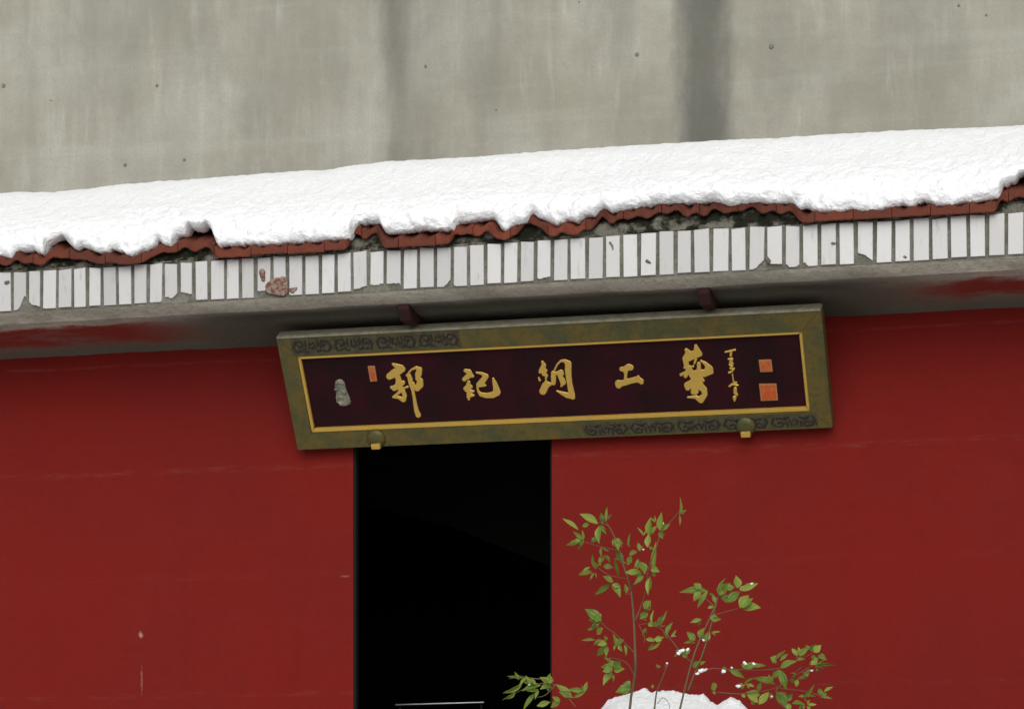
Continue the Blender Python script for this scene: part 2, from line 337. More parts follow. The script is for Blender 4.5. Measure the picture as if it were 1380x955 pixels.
# ------------------------------------------------------------------ ground and terrace
TZ = 1.40                                      # terrace level at the gate
gx = [-60, 60]; gme = mesh_of('ground', [(-60, -60, 0), (60, -60, 0), (60, 60, 0), (-60, 60, 0)], [(0, 1, 2, 3)])
new_obj('ground', gme, M['ground'], kind='structure')
box('terrace', -14, 14, -5.0, 9.0, 0.004, TZ, M['paving'], kind='structure', bev=0.02)
steps = new_obj('steps', None, kind='structure')
for k in range(8):
    box('step', -2.2, 2.2, -5.0 - 0.32 * (k + 1), -5.003 - 0.32 * k, 0.005, TZ - (k + 1) * (TZ / 9.0), M['paving'], steps, bev=0.012)

# ------------------------------------------------------------------ concrete building behind
CY = 1.6
bld = new_obj('concrete_building', None, label='weathered grey cast concrete building wall rising behind the snowy roof', category='building')
nS, XS, cc, bS, tS = M.pop('_streaks')
def streak(cc, xa, xb, soft, amt, zlo=None):
    a = P(xa, 100, CY).x; bb = P(xb, 100, CY).x; s = soft / 300.0
    f_ = nS.m('MULTIPLY', nS.ramp(XS, a - s, a + s), nS.ramp(XS, bb + s, bb - s))
    if zlo is not None: f_ = nS.m('MULTIPLY', f_, nS.ramp(nS.sep(nS.pos())[2], zlo, zlo + 0.5))
    brk = nS.ramp(nS.noise(nS.pos((1, 1, 0.6)), 3.0, 5, 0.6), 0.25, 0.6, 0.6, 1.0)
    return nS.mix(nS.m('MULTIPLY', nS.m('MULTIPLY', f_, brk), amt), cc, (0.085, 0.086, 0.075))
cc = streak(cc, 918, 985, 26, 0.72); cc = streak(cc, 515, 548, 20, 0.42); cc = streak(cc, 545, 585, 30, 0.22)
cc = streak(cc, 235, 255, 22, 0.20); cc = streak(cc, 640, 665, 22, 0.16); cc = streak(cc, 1120, 1150, 30, 0.13); cc = streak(cc, 495, 560, 30, 0.28, 5.4)
tS.links.new(cc, bS.inputs['Base Color'])
hh = nS.noise(nS.pos(), 26, 6, 0.7); nS.bump(hh, 0.35, 0.012, bS)
nx_, nz_ = 60, 20; vs = []; fs = []
for j in range(nz_ + 1):
    for i in range(nx_ + 1):
        x = -13 + 26 * i / nx_; z = 4.10 + 10 * j / nz_
        vs.append((x, CY + 0.006 * noise.noise(Vector((x * 0.8, z * 0.8, 3))), z))
for j in range(nz_):
    for i in range(nx_): a = j * (nx_ + 1) + i; fs.append((a, a + 1, a + nx_ + 2, a + nx_ + 1))
k0 = len(vs)
vs += [(-13, CY + 0.4, 4.10), (13, CY + 0.4, 4.10), (13, CY + 0.4, 14.1), (-13, CY + 0.4, 14.1)]
fs.append((k0 + 1, k0, k0 + 3, k0 + 2)); tl = nz_ * (nx_ + 1)
fs.append(tuple(range(tl, tl + nx_ + 1)) + (k0 + 2, k0 + 3)); fs.append((k0, k0 + 1) + tuple(range(nx_, -1, -1)))
new_obj('wall', mesh_of('wall', vs, fs), M['concrete'], bld)
m_, t_, b_ = mat('tie_hole_grime', rough=0.95, spec=0.1); n = N(t_); c = n.mix(n.noise(n.pos(), 90, 3), (0.14, 0.137, 0.118), (0.25, 0.245, 0.21)); t_.links.new(c, b_.inputs['Base Color'])
for (x, y, rpx) in ((4, 115, 5), (211, 115, 3.4), (168, 222, 3.6), (248, 215, 3.2), (573, 89, 3.2), (858, 73, 4.2), (1039, 62, 5), (1292, 7, 2.8), (1329, 20, 2.4), (668, 148, 1.8), (780, 2, 2), (68, 135, 1.8)):
    c0 = P(x, y, CY - 0.008); r0 = rpx * 0.68 / 268.0; bm = bmesh.new(); ring = []; k = 9
    for rr, dy in ((1.0, 0.006), (0.72, 0.002), (0.42, 0.003)):
        ring.append([bm.verts.new((c0.x + r0 * rr * math.cos(2 * math.pi * i / k) * random.uniform(.85, 1.15), c0.y + dy, c0.z + r0 * rr * math.sin(2 * math.pi * i / k) * random.uniform(.85, 1.15))) for i in range(k)])
    for q in range(2):
        for i in range(k): bm.faces.new((ring[q][i], ring[q][(i + 1) % k], ring[q + 1][(i + 1) % k], ring[q + 1][i]))
    bm.faces.new(ring[2]); new_obj('tie_hole', bm_mesh('tie_hole', bm, True), m_, bld)

# ------------------------------------------------------------------ gate: wall with doorway
gate = new_obj('gate_house', None, label='red painted gate wall with dark doorway and white-tiled eave', category='gate')
DX0, DX1 = P(476, 700, 0).x, P(744, 700, 0).x; DZ = 3.66; WT = 0.03; WZ = 4.058
X0, X1 = -7.0, 7.0
bm = bmesh.new()
def wallpt(x, z, y): return bm.verts.new((x, y + (0.004 * noise.noise(Vector((x * 1.3, z * 1.3, 1))) if y < 0.01 else 0), z))
def strip(xa, xb, za, zb, nx, nz):
    g = [[wallpt(xa + (xb - xa) * i / nx, za + (zb - za) * j / nz, 0.0) for i in range(nx + 1)] for j in range(nz + 1)]
    for j in range(nz):
        for i in range(nx): bm.faces.new((g[j][i], g[j][i + 1], g[j + 1][i + 1], g[j + 1][i]))
strip(X0, DX0, TZ, DZ, 26, 12); strip(DX1, X1, TZ, DZ, 26, 12); strip(X0, DX0, DZ, WZ + 0.1, 26, 3); strip(DX0, DX1, DZ, WZ + 0.1, 6, 3); strip(DX1, X1, DZ, WZ + 0.1, 26, 3)
bmesh.ops.remove_doubles(bm, verts=bm.verts, dist=0.0005)
bd = [e for e in bm.edges if e.is_boundary]
ex = bmesh.ops.extrude_edge_only(bm, edges=bd)
for v in [v for v in ex['geom'] if isinstance(v, bmesh.types.BMVert)]: v.co.y = WT
wall = new_obj('wall', bm_mesh('wall', bm), M['red'], gate)
# jamb lining just inside the opening
fr = new_obj('door_frame', None, None, gate)
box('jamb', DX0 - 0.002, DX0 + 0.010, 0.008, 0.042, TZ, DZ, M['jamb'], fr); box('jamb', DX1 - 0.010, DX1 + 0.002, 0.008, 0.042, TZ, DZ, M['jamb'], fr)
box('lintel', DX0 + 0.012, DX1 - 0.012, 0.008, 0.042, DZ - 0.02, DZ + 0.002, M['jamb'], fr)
# the dark room behind the doorway
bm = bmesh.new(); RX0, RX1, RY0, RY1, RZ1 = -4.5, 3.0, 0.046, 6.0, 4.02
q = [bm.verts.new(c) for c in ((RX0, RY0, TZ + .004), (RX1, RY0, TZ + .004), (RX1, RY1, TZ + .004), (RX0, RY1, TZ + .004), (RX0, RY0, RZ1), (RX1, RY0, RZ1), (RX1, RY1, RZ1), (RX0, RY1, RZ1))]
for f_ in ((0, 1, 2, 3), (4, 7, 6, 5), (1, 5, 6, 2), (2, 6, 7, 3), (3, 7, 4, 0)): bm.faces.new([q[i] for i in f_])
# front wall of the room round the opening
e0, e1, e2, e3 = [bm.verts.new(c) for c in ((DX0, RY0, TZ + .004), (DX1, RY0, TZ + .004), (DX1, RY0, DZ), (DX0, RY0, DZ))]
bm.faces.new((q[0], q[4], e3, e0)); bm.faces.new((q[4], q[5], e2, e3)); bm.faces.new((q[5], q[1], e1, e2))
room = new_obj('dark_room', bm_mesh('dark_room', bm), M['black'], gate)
# dim sloping board seen in the top corner of the doorway
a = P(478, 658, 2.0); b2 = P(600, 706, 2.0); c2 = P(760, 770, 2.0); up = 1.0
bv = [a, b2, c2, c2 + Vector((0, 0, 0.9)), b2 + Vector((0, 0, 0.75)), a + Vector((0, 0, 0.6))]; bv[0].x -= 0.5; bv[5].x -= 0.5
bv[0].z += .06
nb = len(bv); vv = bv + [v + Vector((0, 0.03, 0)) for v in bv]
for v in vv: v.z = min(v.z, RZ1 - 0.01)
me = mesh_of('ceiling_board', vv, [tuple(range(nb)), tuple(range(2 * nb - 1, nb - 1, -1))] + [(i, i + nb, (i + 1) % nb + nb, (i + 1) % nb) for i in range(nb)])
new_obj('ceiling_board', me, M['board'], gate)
# pale rail inside the doorway
ra, rb = P(533, 949, 1.0), P(652, 945.5, 1.0)
rail = new_obj('inner_rail', None, label='thin pale metal rail inside the dark doorway', category='rail'); rail.location = (0, 0, 0)
v_, f_ = tube([ra, ra.lerp(rb, .5), rb], [0.0028] * 3, 8); new_obj('bar', mesh_of('bar', v_, f_, True), M['enamel'], rail)
for e in (ra.lerp(rb, 0.04), ra.lerp(rb, 0.96)):
    v_, f_ = tube([Vector((e.x, e.y + 0.02, TZ)), Vector((e.x, e.y + 0.02, e.z - 0.004))], [0.006, 0.006], 8); new_obj('post', mesh_of('post', v_, f_, True), M['black'], rail)

# ------------------------------------------------------------------ eave slab, tiles, roof
FY = -0.560                                    # face of the white tiles
ZB = P(690, 382, FY).z; ZT = P(690, 326, FY).z
BY = FY + 0.010                                # mortar face behind the tiles
prof = [(BY, ZB - 0.004), (BY + 0.012, ZB - 0.016), (BY + 0.05, ZB - 0.047), (-0.40, 4.088), (-0.2, 4.066), (0.05, 4.040), (0.30, 4.040), (0.30, 4.60), (0.15, 4.70), (-0.50, ZT + 0.035), (BY, ZT + 0.004)]
xs = list(np.linspace(X0, X1, 150))
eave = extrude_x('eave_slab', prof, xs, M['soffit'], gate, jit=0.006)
# bedding mortar face that shows in the joints
pm = [(BY - 0.002, ZB - 0.003), (BY - 0.002, ZT + 0.006), (BY + 0.03, ZT + 0.006), (BY + 0.03, ZB - 0.003)]
extrude_x('mortar_bed', pm, list(np.linspace(X0, X1, 400)), M['mortar'], eave, jit=0.003)
joints_px = [-3.6, 16.7, 36.7, 56.3, 76.8, 97.6, 117.9, 137.8, 158.4, 178.9, 199.4, 219.9, 241, 261, 282, 303.5, 323.5, 344.4, 366.4, 387.8, 409.5, 431.5, 452.9, 474.9, 496.3, 518.9, 541.5, 563.8, 586.3, 609.2, 631.2, 654.4, 677.2, 698.8, 721.6, 744, 767, 790.9, 814.3, 837.5, 861.2, 885.9, 910.2, 933.7, 958.6, 983.5, 1007.6, 1031.8, 1056, 1080, 1104.2, 1129, 1153.5, 1178.7, 1203.8, 1229, 1254, 1279.8, 1305, 1330.4, 1356, 1381.5]
def arch(x): return 3.2 * math.exp(-((x - 920) / 140.0) ** 2) / 313.0
jx = [P(x, 355, FY).x for x in joints_px]
while jx[0] > -3.9: jx.insert(0, jx[0] - 0.0731)
while jx[-1] < 3.9: jx.append(jx[-1] + 0.0772)
chip = lerp_tab([(-9999, 0), (22, 0), (26, 3), (33, 20), (38, 14), (42, 6), (56, 3), (60, 0), (217, 0), (221, 8), (232, 5), (240, 14), (255, 10), (262, 8), (264, 0), (342, 0), (345, 7), (358, 8), (375, 10), (388, 6), (391, 0), (474, 0), (478, 4), (500, 8), (520, 9), (539, 8), (541, 0), (598, 0), (607, 9), (611, 3), (614, 0), (718, 0), (722, 5), (726, 2), (738, 5), (743, 4), (745, 0), (1016, 0), (1020, 3), (1030, 12), (1036, 6), (1060, 4), (1063, 0), (1074, 0), (1080, 7), (1086, 4), (1088, 0), (1152, 0), (1155, 14), (1165, 11), (1176, 3), (1180, 0), (9999, 0)])
for i in range(len(jx) - 1):
    g = random.uniform(0.0062, 0.0092); xa = jx[i] + g; xb = jx[i + 1] - g
    pa, pb = PXX((xa, FY, 4.2)), PXX((xb, FY, 4.2)); k = 8
    ta = random.uniform(-.003, .003); zt = ZT + arch((pa + pb) / 2) - random.uniform(.002, .008); zb = ZB + random.uniform(.001, .006); dy = random.uniform(-.002, .0015)
    if max(chip(pa + (pb - pa) * q / k) for q in range(k + 1)) < 0.8: k = 1
    lo = []
    for q in range(k + 1):
        u = q / k; h = chip(pa + (pb - pa) * u); h = h + random.uniform(-.8, .8) * (h > 0.8)
        lo.append((xa + (xb - xa) * u, zb + max(h, 0) / 313.0))
    sh = random.uniform(-.0025, .0025)
    outline = lo + [(xb + sh, zt + ta), (xa + sh, zt - ta)]
    bm = bmesh.new()
    tx, tz = random.uniform(-.035, .035), random.uniform(-.012, .012)
    fv = [bm.verts.new((x, FY + dy + tx * (x - (xa + xb) / 2) + tz * (z - (ZB + ZT) / 2), z)) for x, z in outline]
    top = bm.faces.new(fv)
    r_ = bmesh.ops.extrude_face_region(bm, geom=[top])
    for v in [v for v in r_['geom'] if isinstance(v, bmesh.types.BMVert)]: v.co.y += 0.013
    bmesh.ops.recalc_face_normals(bm, faces=bm.faces)
    fe = [e for e in bm.edges if all(v.co.y < FY + .006 for v in e.verts)]
    bmesh.ops.bevel(bm, geom=fe, offset=0.0016, segments=1, affect='EDGES')
    new_obj('fascia_tile', bm_mesh('fascia_tile', bm), M['tile'], eave)
# broken patches where brick shows through the tiles
def zc(off, sc, strokes, g=0.0): return [[(off[0] + x / sc, off[1] + y / sc, r / sc + g) for x, y, r in s] for s in strokes]
for st in ([[(45, 705, 15), (50, 740, 9)]], [[(80, 770, 20), (105, 760, 28), (140, 750, 24), (145, 785, 20)], [(70, 790, 14), (140, 800, 16)]], [[(185, 788, 15), (200, 780, 8)]]):
    stp = zc((340, 160), 3.411, st)
    new_obj('broken_patch', relief('broken_patch', stp, lambda x, y, h: P(x + 1.1 * noise.noise(Vector((x, y, 0)) * .35), y + 1.1 * noise.noise(Vector((x, y, 5)) * .35), FY - 0.003 - h), 0.8, 0.005, 2.5), M['brick'], eave)
for st in ([[(822, 327, 1.6), (825, 331, 1.2), (826, 336, .8)]], [[(872, 352, 2.4), (876, 354, 1.4)]], [[(1122, 328, 2), (1126, 328, 1)]], [[(1219, 346, 1.8), (1221, 347, 1.4)]], [[(8, 381, 2.4), (11, 380, 2)]], [[(1036, 352, 3), (1033, 347, 2.4)]]):
    new_obj('broken_patch', relief('broken_patch', st, lambda x, y, h: P(x, y, FY - 0.003 - h), 0.7, 0.003, 2.0), M['mortar'], eave)

# traced edges of the roof (photo pixels) turned into true positions on the eave
def lineT(x): return 367 - 0.0594 * x          # top of the white tiles
low_tab = [(0,346),(12,350),(20,340),(44,340),(56,345),(63,331),(84,320),(89,328),(100,339),(108,334),(129,342),(144,342),(148,336),(176,348),(191,339),(208,333),(211,324),(217,331),(229,333),(237,320),(249,318),(257,306),(262,314),(273,311),(279,305),(287,317),(289,333),(340,331),(360,331),(400,328),(469,323),(475,310),(484,304),(507,302),(513,305),(516,315),(539,315),(569,311),(610,312),(616,301),(633,301),(645,298),(665,296),(671,307),(680,314),(692,304),(705,302),(717,288),(724,295),(739,301),(750,305),(762,298),(777,301),(788,293),(800,292),(812,282),(824,288),(838,285),(860,281),(885,277),(912,276),(938,276),(961,274),(985,279),(1011,274),(1040,276),(1067,275),(1076,284),(1086,281),(1095,286),(1130,288),(1146,283),(1177,288),(1190,283),(1215,277),(1227,281),(1243,272),(1259,277),(1281,278),(1290,275),(1318,272),(1347,267),(1350,253),(1369,247),(1373,237),(1380,237)]
red_tab = [(0,357),(14,358),(22,352),(40,356),(56,357),(66,350),(85,345),(98,352),(108,346),(118,352),(135,356),(150,354),(160,357),(176,357),(192,354),(205,346),(214,340),(225,343),(236,338),(250,334),(262,337),(276,335),(286,330),(288,347.5),(360,343.5),(467,337),(470,332),(473,318),(484,317),(491,321),(500,317),(511,312),(513.5,334),(560,331.5),(608,329),(611,313),(630,318),(645,316),(657,312),(665,318),(672,322),(680,324),(684,322),(700,312),(712,300),(722,302),(735,316),(745,320),(750,318),(758,312),(762,316),(775,318),(785,312),(800,306),(812,292),(824,301),(838,296),(850,293),(866,294),(880,291),(890,288),(912,285),(925,292),(938,289),(950,291),(961,283),(985,288),(1011,280),(1030,288),(1045,286),(1067,286),(1071,289),(1080,300.5),(1200,293.5),(1344,285),(1347,268),(1360,270),(1380,266)]
def smooth_tab(tab, w):
    f = lerp_tab(tab); xs_ = np.arange(0, 1381, 1.0); ys_ = np.array([f(q) for q in xs_]); k = np.exp(-0.5 * (np.arange(-12, 13) / w) ** 2); k /= k.sum()
    ys_ = np.convolve(np.pad(ys_, 12, mode='edge'), k, mode='valid'); return lambda x: float(np.interp(x, xs_, ys_))
low_f, red_f = smooth_tab(low_tab, 1.2), smooth_tab(red_tab, 3.0)
def low_px(x): q = fold(x); return low_f(q) - lineT(q) + lineT(x)
def red_px(x):
    q = fold(x); r = red_f(q) - lineT(q) + lineT(x); up = lineT(x) - 2.5 - r
    return r + min(1, max(0, up - 3) / 6) * 1.9 * math.sin(x / 25.5 * 2 * math.pi)
LY = -0.605                                    # front of the eave tiles
def redY(x): return LY + min(0.07, 0.9 * max(0, lineT(x) - 2.5 - red_px(x)) / 313.0)
# eave tiles, one object each
bounds = [];  x = 1098.0
while x > -1000: bounds.append(x); x -= 50.5 * (1 + (x - 690) / 15000.0)
x = 1098.0
while x < 2300: x += 50.5 * (1 + (x - 690) / 15000.0); bounds.append(x)
bounds.sort()
for i in range(len(bounds) - 1):
    xa, xb = bounds[i] + 0.45, bounds[i + 1] - 0.45; k = 24; vs = []; fs = []
    dz = random.uniform(-.003, .003)
    for q in range(k + 1):
        x = xa + (xb - xa) * q / k; ry = red_px(x) + random.uniform(-.5, .5); Yf = redY(x); c0 = P(x, ry, Yf)
        wv = 0.008 * math.cos(2 * math.pi * 2 * q / k) + random.uniform(-.0015, .0015)
        thick = 0.035 + wv + 0.004 * noise.noise(Vector((x * .12, 0, 0)))
        for (ay, az_) in ((0.004, 0.0), (0.0, 0.004), (0.0, thick - 0.004), (0.006, thick), (0.42, thick + 0.205), (0.42, thick + 0.18), (0.03, 0.010)):
            vs.append((c0.x, Yf + ay, c0.z + az_ + dz))
    for q in range(k):
        for j in range(7): fs.append((q*7+j, (q+1)*7+j, (q+1)*7+(j+1) % 7, q*7+(j+1) % 7))
    fs.append(tuple(range(7))); fs.append(tuple(k*7 + j for j in range(6, -1, -1)))
    me = mesh_of('roof_tile', vs, fs); new_obj('roof_tile', me, M['terra'], eave)
# lumpy bedding mortar between the white tiles and the roof tiles
vs = []; fs = []; cols = list(np.arange(-700, 2100, 3.0)); nr = 8
for i, x in enumerate(cols):
    Yr = redY(x); zr = P(x, red_px(x), Yr).z; c0 = P(x, lineT(x), BY - 0.004)
    for j in range(nr + 1):
        u = j / nr; zs = ZT - 0.001 + arch(x); yy = (BY - 0.003) + (Yr + 0.045 - BY + 0.003) * u ** 1.3; z = zs + max(zr + 0.012 - zs, 0.004) * u
        d = 0.020 * noise.noise(Vector((c0.x * 16, u * 2.0, 2))) + 0.009 * noise.noise(Vector((c0.x * 60, u * 6, 7)))
        vs.append((c0.x, yy - d * math.sin(math.pi * min(u + .15, 1)), z))
for i in range(len(cols) - 1):
    for j in range(nr): a = i * (nr + 1) + j; fs.append((a, a + nr + 1, a + nr + 2, a + 1))
new_obj('tile_bedding', mesh_of('tile_bedding', vs, fs, True), M['moss'], eave)
# rear slope and deck below the snow
extrude_x('roof_deck', [(-0.30, 4.43), (0.15, 4.70), (0.85, 4.45), (0.85, 4.30), (0.31, 4.50), (0.31, 4.35), (-0.28, 4.37)], [X0, X1], M['terra'], gate)
# corbels that carry the eave, either side of the plaque's middle
for (xp, yp) in ((536, 401), (940, 376)):
    x = P(xp, yp, -0.49).x; wd = 0.052
    outl = [(-0.497, 4.118), (-0.40, 4.092), (0.0, 4.072), (0.0, 3.80), (-0.20, 4.00), (-0.29, 4.068), (-0.362, 4.034), (-0.452, 4.036), (-0.492, 4.080)]
    bm = bmesh.new(); fv = [bm.verts.new((x, a, b3)) for a, b3 in outl]; f0 = bm.faces.new(fv)
    r_ = bmesh.ops.extrude_face_region(bm, geom=[f0])
    for v in [v for v in r_['geom'] if isinstance(v, bmesh.types.BMVert)]: v.co.x += wd
    bmesh.ops.recalc_face_normals(bm, faces=bm.faces); bmesh.ops.bevel(bm, geom=list(bm.edges), offset=0.004, segments=1, affect='EDGES')
    new_obj('corbel', bm_mesh('corbel', bm), M['timber'], gate)

# ------------------------------------------------------------------ snow on the roof
top_f = lerp_tab([(0,258),(100,246),(200,239.5),(330,228),(375,226.5),(390,224.5),(410,220),(460,214),(520,211),(600,206),(700,197.5),(800,191.5),(900,186.5),(1000,181),(1100,174.5),(1200,170),(1300,166),(1380,162)])
def lineR(x): return 251 - 0.0655 * x
def top_px(x): q = fold(x); return top_f(q) - lineR(q) + lineR(x)
cols = list(np.arange(-1500, -60, 12.0)) + list(np.arange(-60, 1440, 2.2)) + list(np.arange(1440, 2700, 12.0))
NR = 84; vs = []; fs = []; RYD = 0.15
def bez(pts, t):
    pts = list(pts)
    while len(pts) > 1: pts = [(a[0] + (b_[0] - a[0]) * t, a[1] + (b_[1] - a[1]) * t) for a, b_ in zip(pts[:-1], pts[1:])]
    return pts[0]
for i, x in enumerate(cols):
    lp = low_px(x); yl = LY - 0.012 + min(0.07, 0.9 * max(0, lineT(x) - 15 - lp) / 313.0)
    c0 = P(x, lp, yl); X = c0.x; zl = c0.z
    zt = P(x, top_px(x), RYD).z; zsh = 4.535 + 0.022 * noise.noise(Vector((X * 1.7, 0, 4)))
    front = [(yl + 0.07, zl + 0.012), (yl + 0.005, zl - 0.006), (yl - 0.020, zl + 0.030), (-0.615, (zl * .5 + 4.40 * .5 + zsh) / 2 + .01), (-0.575, zsh - 0.02), (-0.50, zsh + 0.02), (-0.42, zsh + 0.075)]
    slope = [front[-1], (-0.25, zsh + 0.165), (RYD - 0.22, zt - 0.045), (RYD - .06, zt + 0.004), (RYD + 0.05, zt + 0.004), (RYD + 0.25, zt - 0.09), (0.9, zt - 0.42)]
    for j in range(NR):
        u = j / (NR - 1)
        if u < 0.6: y_, z_ = bez(front, u / 0.6); amp = 0.30 + 0.70 * math.sin(math.pi * min(u / 0.6, 1) ** .8)
        else: y_, z_ = bez(slope, (u - 0.6) / 0.4); amp = 0.45 * (1 - min((u - .6) / .36, 1)) + 0.10
        v = Vector((X, y_, z_))
        d = 0.010 * noise.noise(v * 8) + 0.010 * noise.noise(v * 19) + 0.011 * noise.noise(v * 32) + 0.004 * noise.noise(v * 58)
        d *= amp
        nrm = Vector((0, -0.75, 0.66)) if u > 0.3 else Vector((0, -0.95, 0.3))
        v += nrm * d
        v.z += (0.010 * noise.noise(Vector((X * 55, 0, 1))) + 0.006 * noise.noise(Vector((X * 120, 0, 8)))) * max(0, 1 - u / 0.25)
        vs.append(v)
for i in range(len(cols) - 1):
    for j in range(NR - 1): a = i * NR + j; fs.append((a, a + NR, a + NR + 1, a + 1))
new_obj('roof_snow', mesh_of('roof_snow', vs, fs, True), M['snow'], kind='stuff', label='thick lumpy layer of white snow on the gate roof', category='snow')

# ------------------------------------------------------------------ the plaque
SX0, SX1 = -0.994, 1.461; SB = Vector((0, -0.060, 3.556)); ST = Vector((0, -0.352, 4.021))
VH = (ST - SB).length; VD = (ST - SB).normalized(); UD = Vector((1, 0, 0)); ND = UD.cross(VD).normalized()   # ND faces out and down
plaque = new_obj('name_plaque', None, label='long dark maroon plaque with gold calligraphy in a bronze-green frame', category='plaque')
plaque.matrix_world = Matrix(((1, VD.x, ND.x, SX0), (0, VD.y, ND.y, SB.y), (0, VD.z, ND.z, SB.z), (0, 0, 0, 1)))
SW = SX1 - SX0
def ray_sign(x, y, h=0.0):                     # photo pixel -> local (u, v, h) of the plaque face
    d = FV + RV * ((x - 690) / FOC) + UV * ((HOR - y) / FOC); o = Vector((SX0, SB.y, SB.z)) + ND * h
    q = CP + d * ((o - CP).dot(ND) / d.dot(ND)) - o
    return q.dot(UD), q.dot(VD)
REC = -0.012                                   # panel is recessed
def on_panel(x, y, h): u, v = ray_sign(x, y, REC); return Vector((u, v, REC + h))
il, it = 0.0, 0.0
u0, v0 = ray_sign(421, 583); u1, v1 = ray_sign(1093, 553); u2, v2 = ray_sign(400, 480); u3, v3 = ray_sign(1080, 446)
FL, FR = (u0 + u2) / 2, (u1 + u3) / 2; FB, FT = (v0 + v1) / 2, (v2 + v3) / 2
def poly_prism(name, pts, z0, z1, m_, parent, bev=0.0012):
    bm = bmesh.new(); fv = [bm.verts.new((x, y, z0)) for x, y in pts]; f0 = bm.faces.new(fv)
    r_ = bmesh.ops.extrude_face_region(bm, geom=[f0])
    for v in [v for v in r_['geom'] if isinstance(v, bmesh.types.BMVert)]: v.co.z = z1
    bmesh.ops.recalc_face_normals(bm, faces=bm.faces)
    if bev: bmesh.ops.bevel(bm, geom=list(bm.edges), offset=bev, segments=2, affect='EDGES')
    return new_obj(name, bm_mesh(name, bm), m_, parent)
TB = -0.055; e = 0.0002; ed = 0.013
top_rail = poly_prism('frame_rail', [(FL + e, FT), (FR - e, FT), (SW - ed - e, VH - ed), (ed + e, VH - ed)], TB, 0.006, M['frame'], plaque)
bot_rail = poly_prism('frame_rail', [(e, 0), (SW - e, 0), (FR - e, FB), (FL + e, FB)], TB, 0.006, M['frame'], plaque)
poly_prism('frame_stile', [(0, e), (FL, FB + e), (FL, FT - e), (ed, VH - ed - e), (0, VH - ed)], TB, 0.006, M['frame'], plaque)
poly_prism('frame_stile', [(SW, e), (SW, VH - ed), (SW - ed, VH - ed - e), (FR, FT - e), (FR, FB + e)], TB, 0.006, M['frame'], plaque)
poly_prism('frame_moulding', [(0.001, VH - ed + e), (SW - 0.001, VH - ed + e), (SW - 0.004, VH), (0.004, VH)], TB + .004, 0.011, M['frame_edge'], plaque, 0.003)
gw = 0.0155
poly_prism('gold_fillet', [(FL + e, FT - e), (FL + gw, FT - gw * .9), (FR - gw, FT - gw * .9), (FR - e, FT - e)], TB + .02, 0.003, M['gold'], plaque, 0.003)
poly_prism('gold_fillet', [(FL + e, FB + e), (FR - e, FB + e), (FR - gw, FB + gw * 1.25), (FL + gw, FB + gw * 1.25)], TB + .02, 0.003, M['gold'], plaque, 0.003)
poly_prism('gold_fillet', [(FL + e, FB + 2*e), (FL + gw - .001, FB + gw * 1.25 + .001), (FL + gw - .001, FT - gw * .9 - .001), (FL + e, FT - 2*e)], TB + .02, 0.003, M['gold'], plaque, 0.003)
poly_prism('gold_fillet', [(FR - e, FB + 2*e), (FR - e, FT - 2*e), (FR - gw + .001, FT - gw * .9 - .001), (FR - gw + .001, FB + gw * 1.25 + .001)], TB + .02, 0.003, M['gold'], plaque, 0.003)
poly_prism('panel', [(FL + .006, FB + .006), (FR - .006, FB + .006), (FR - .006, FT - .006), (FL + .006, FT - .006)], TB + .012, REC, M['lacquer'], plaque, 0)
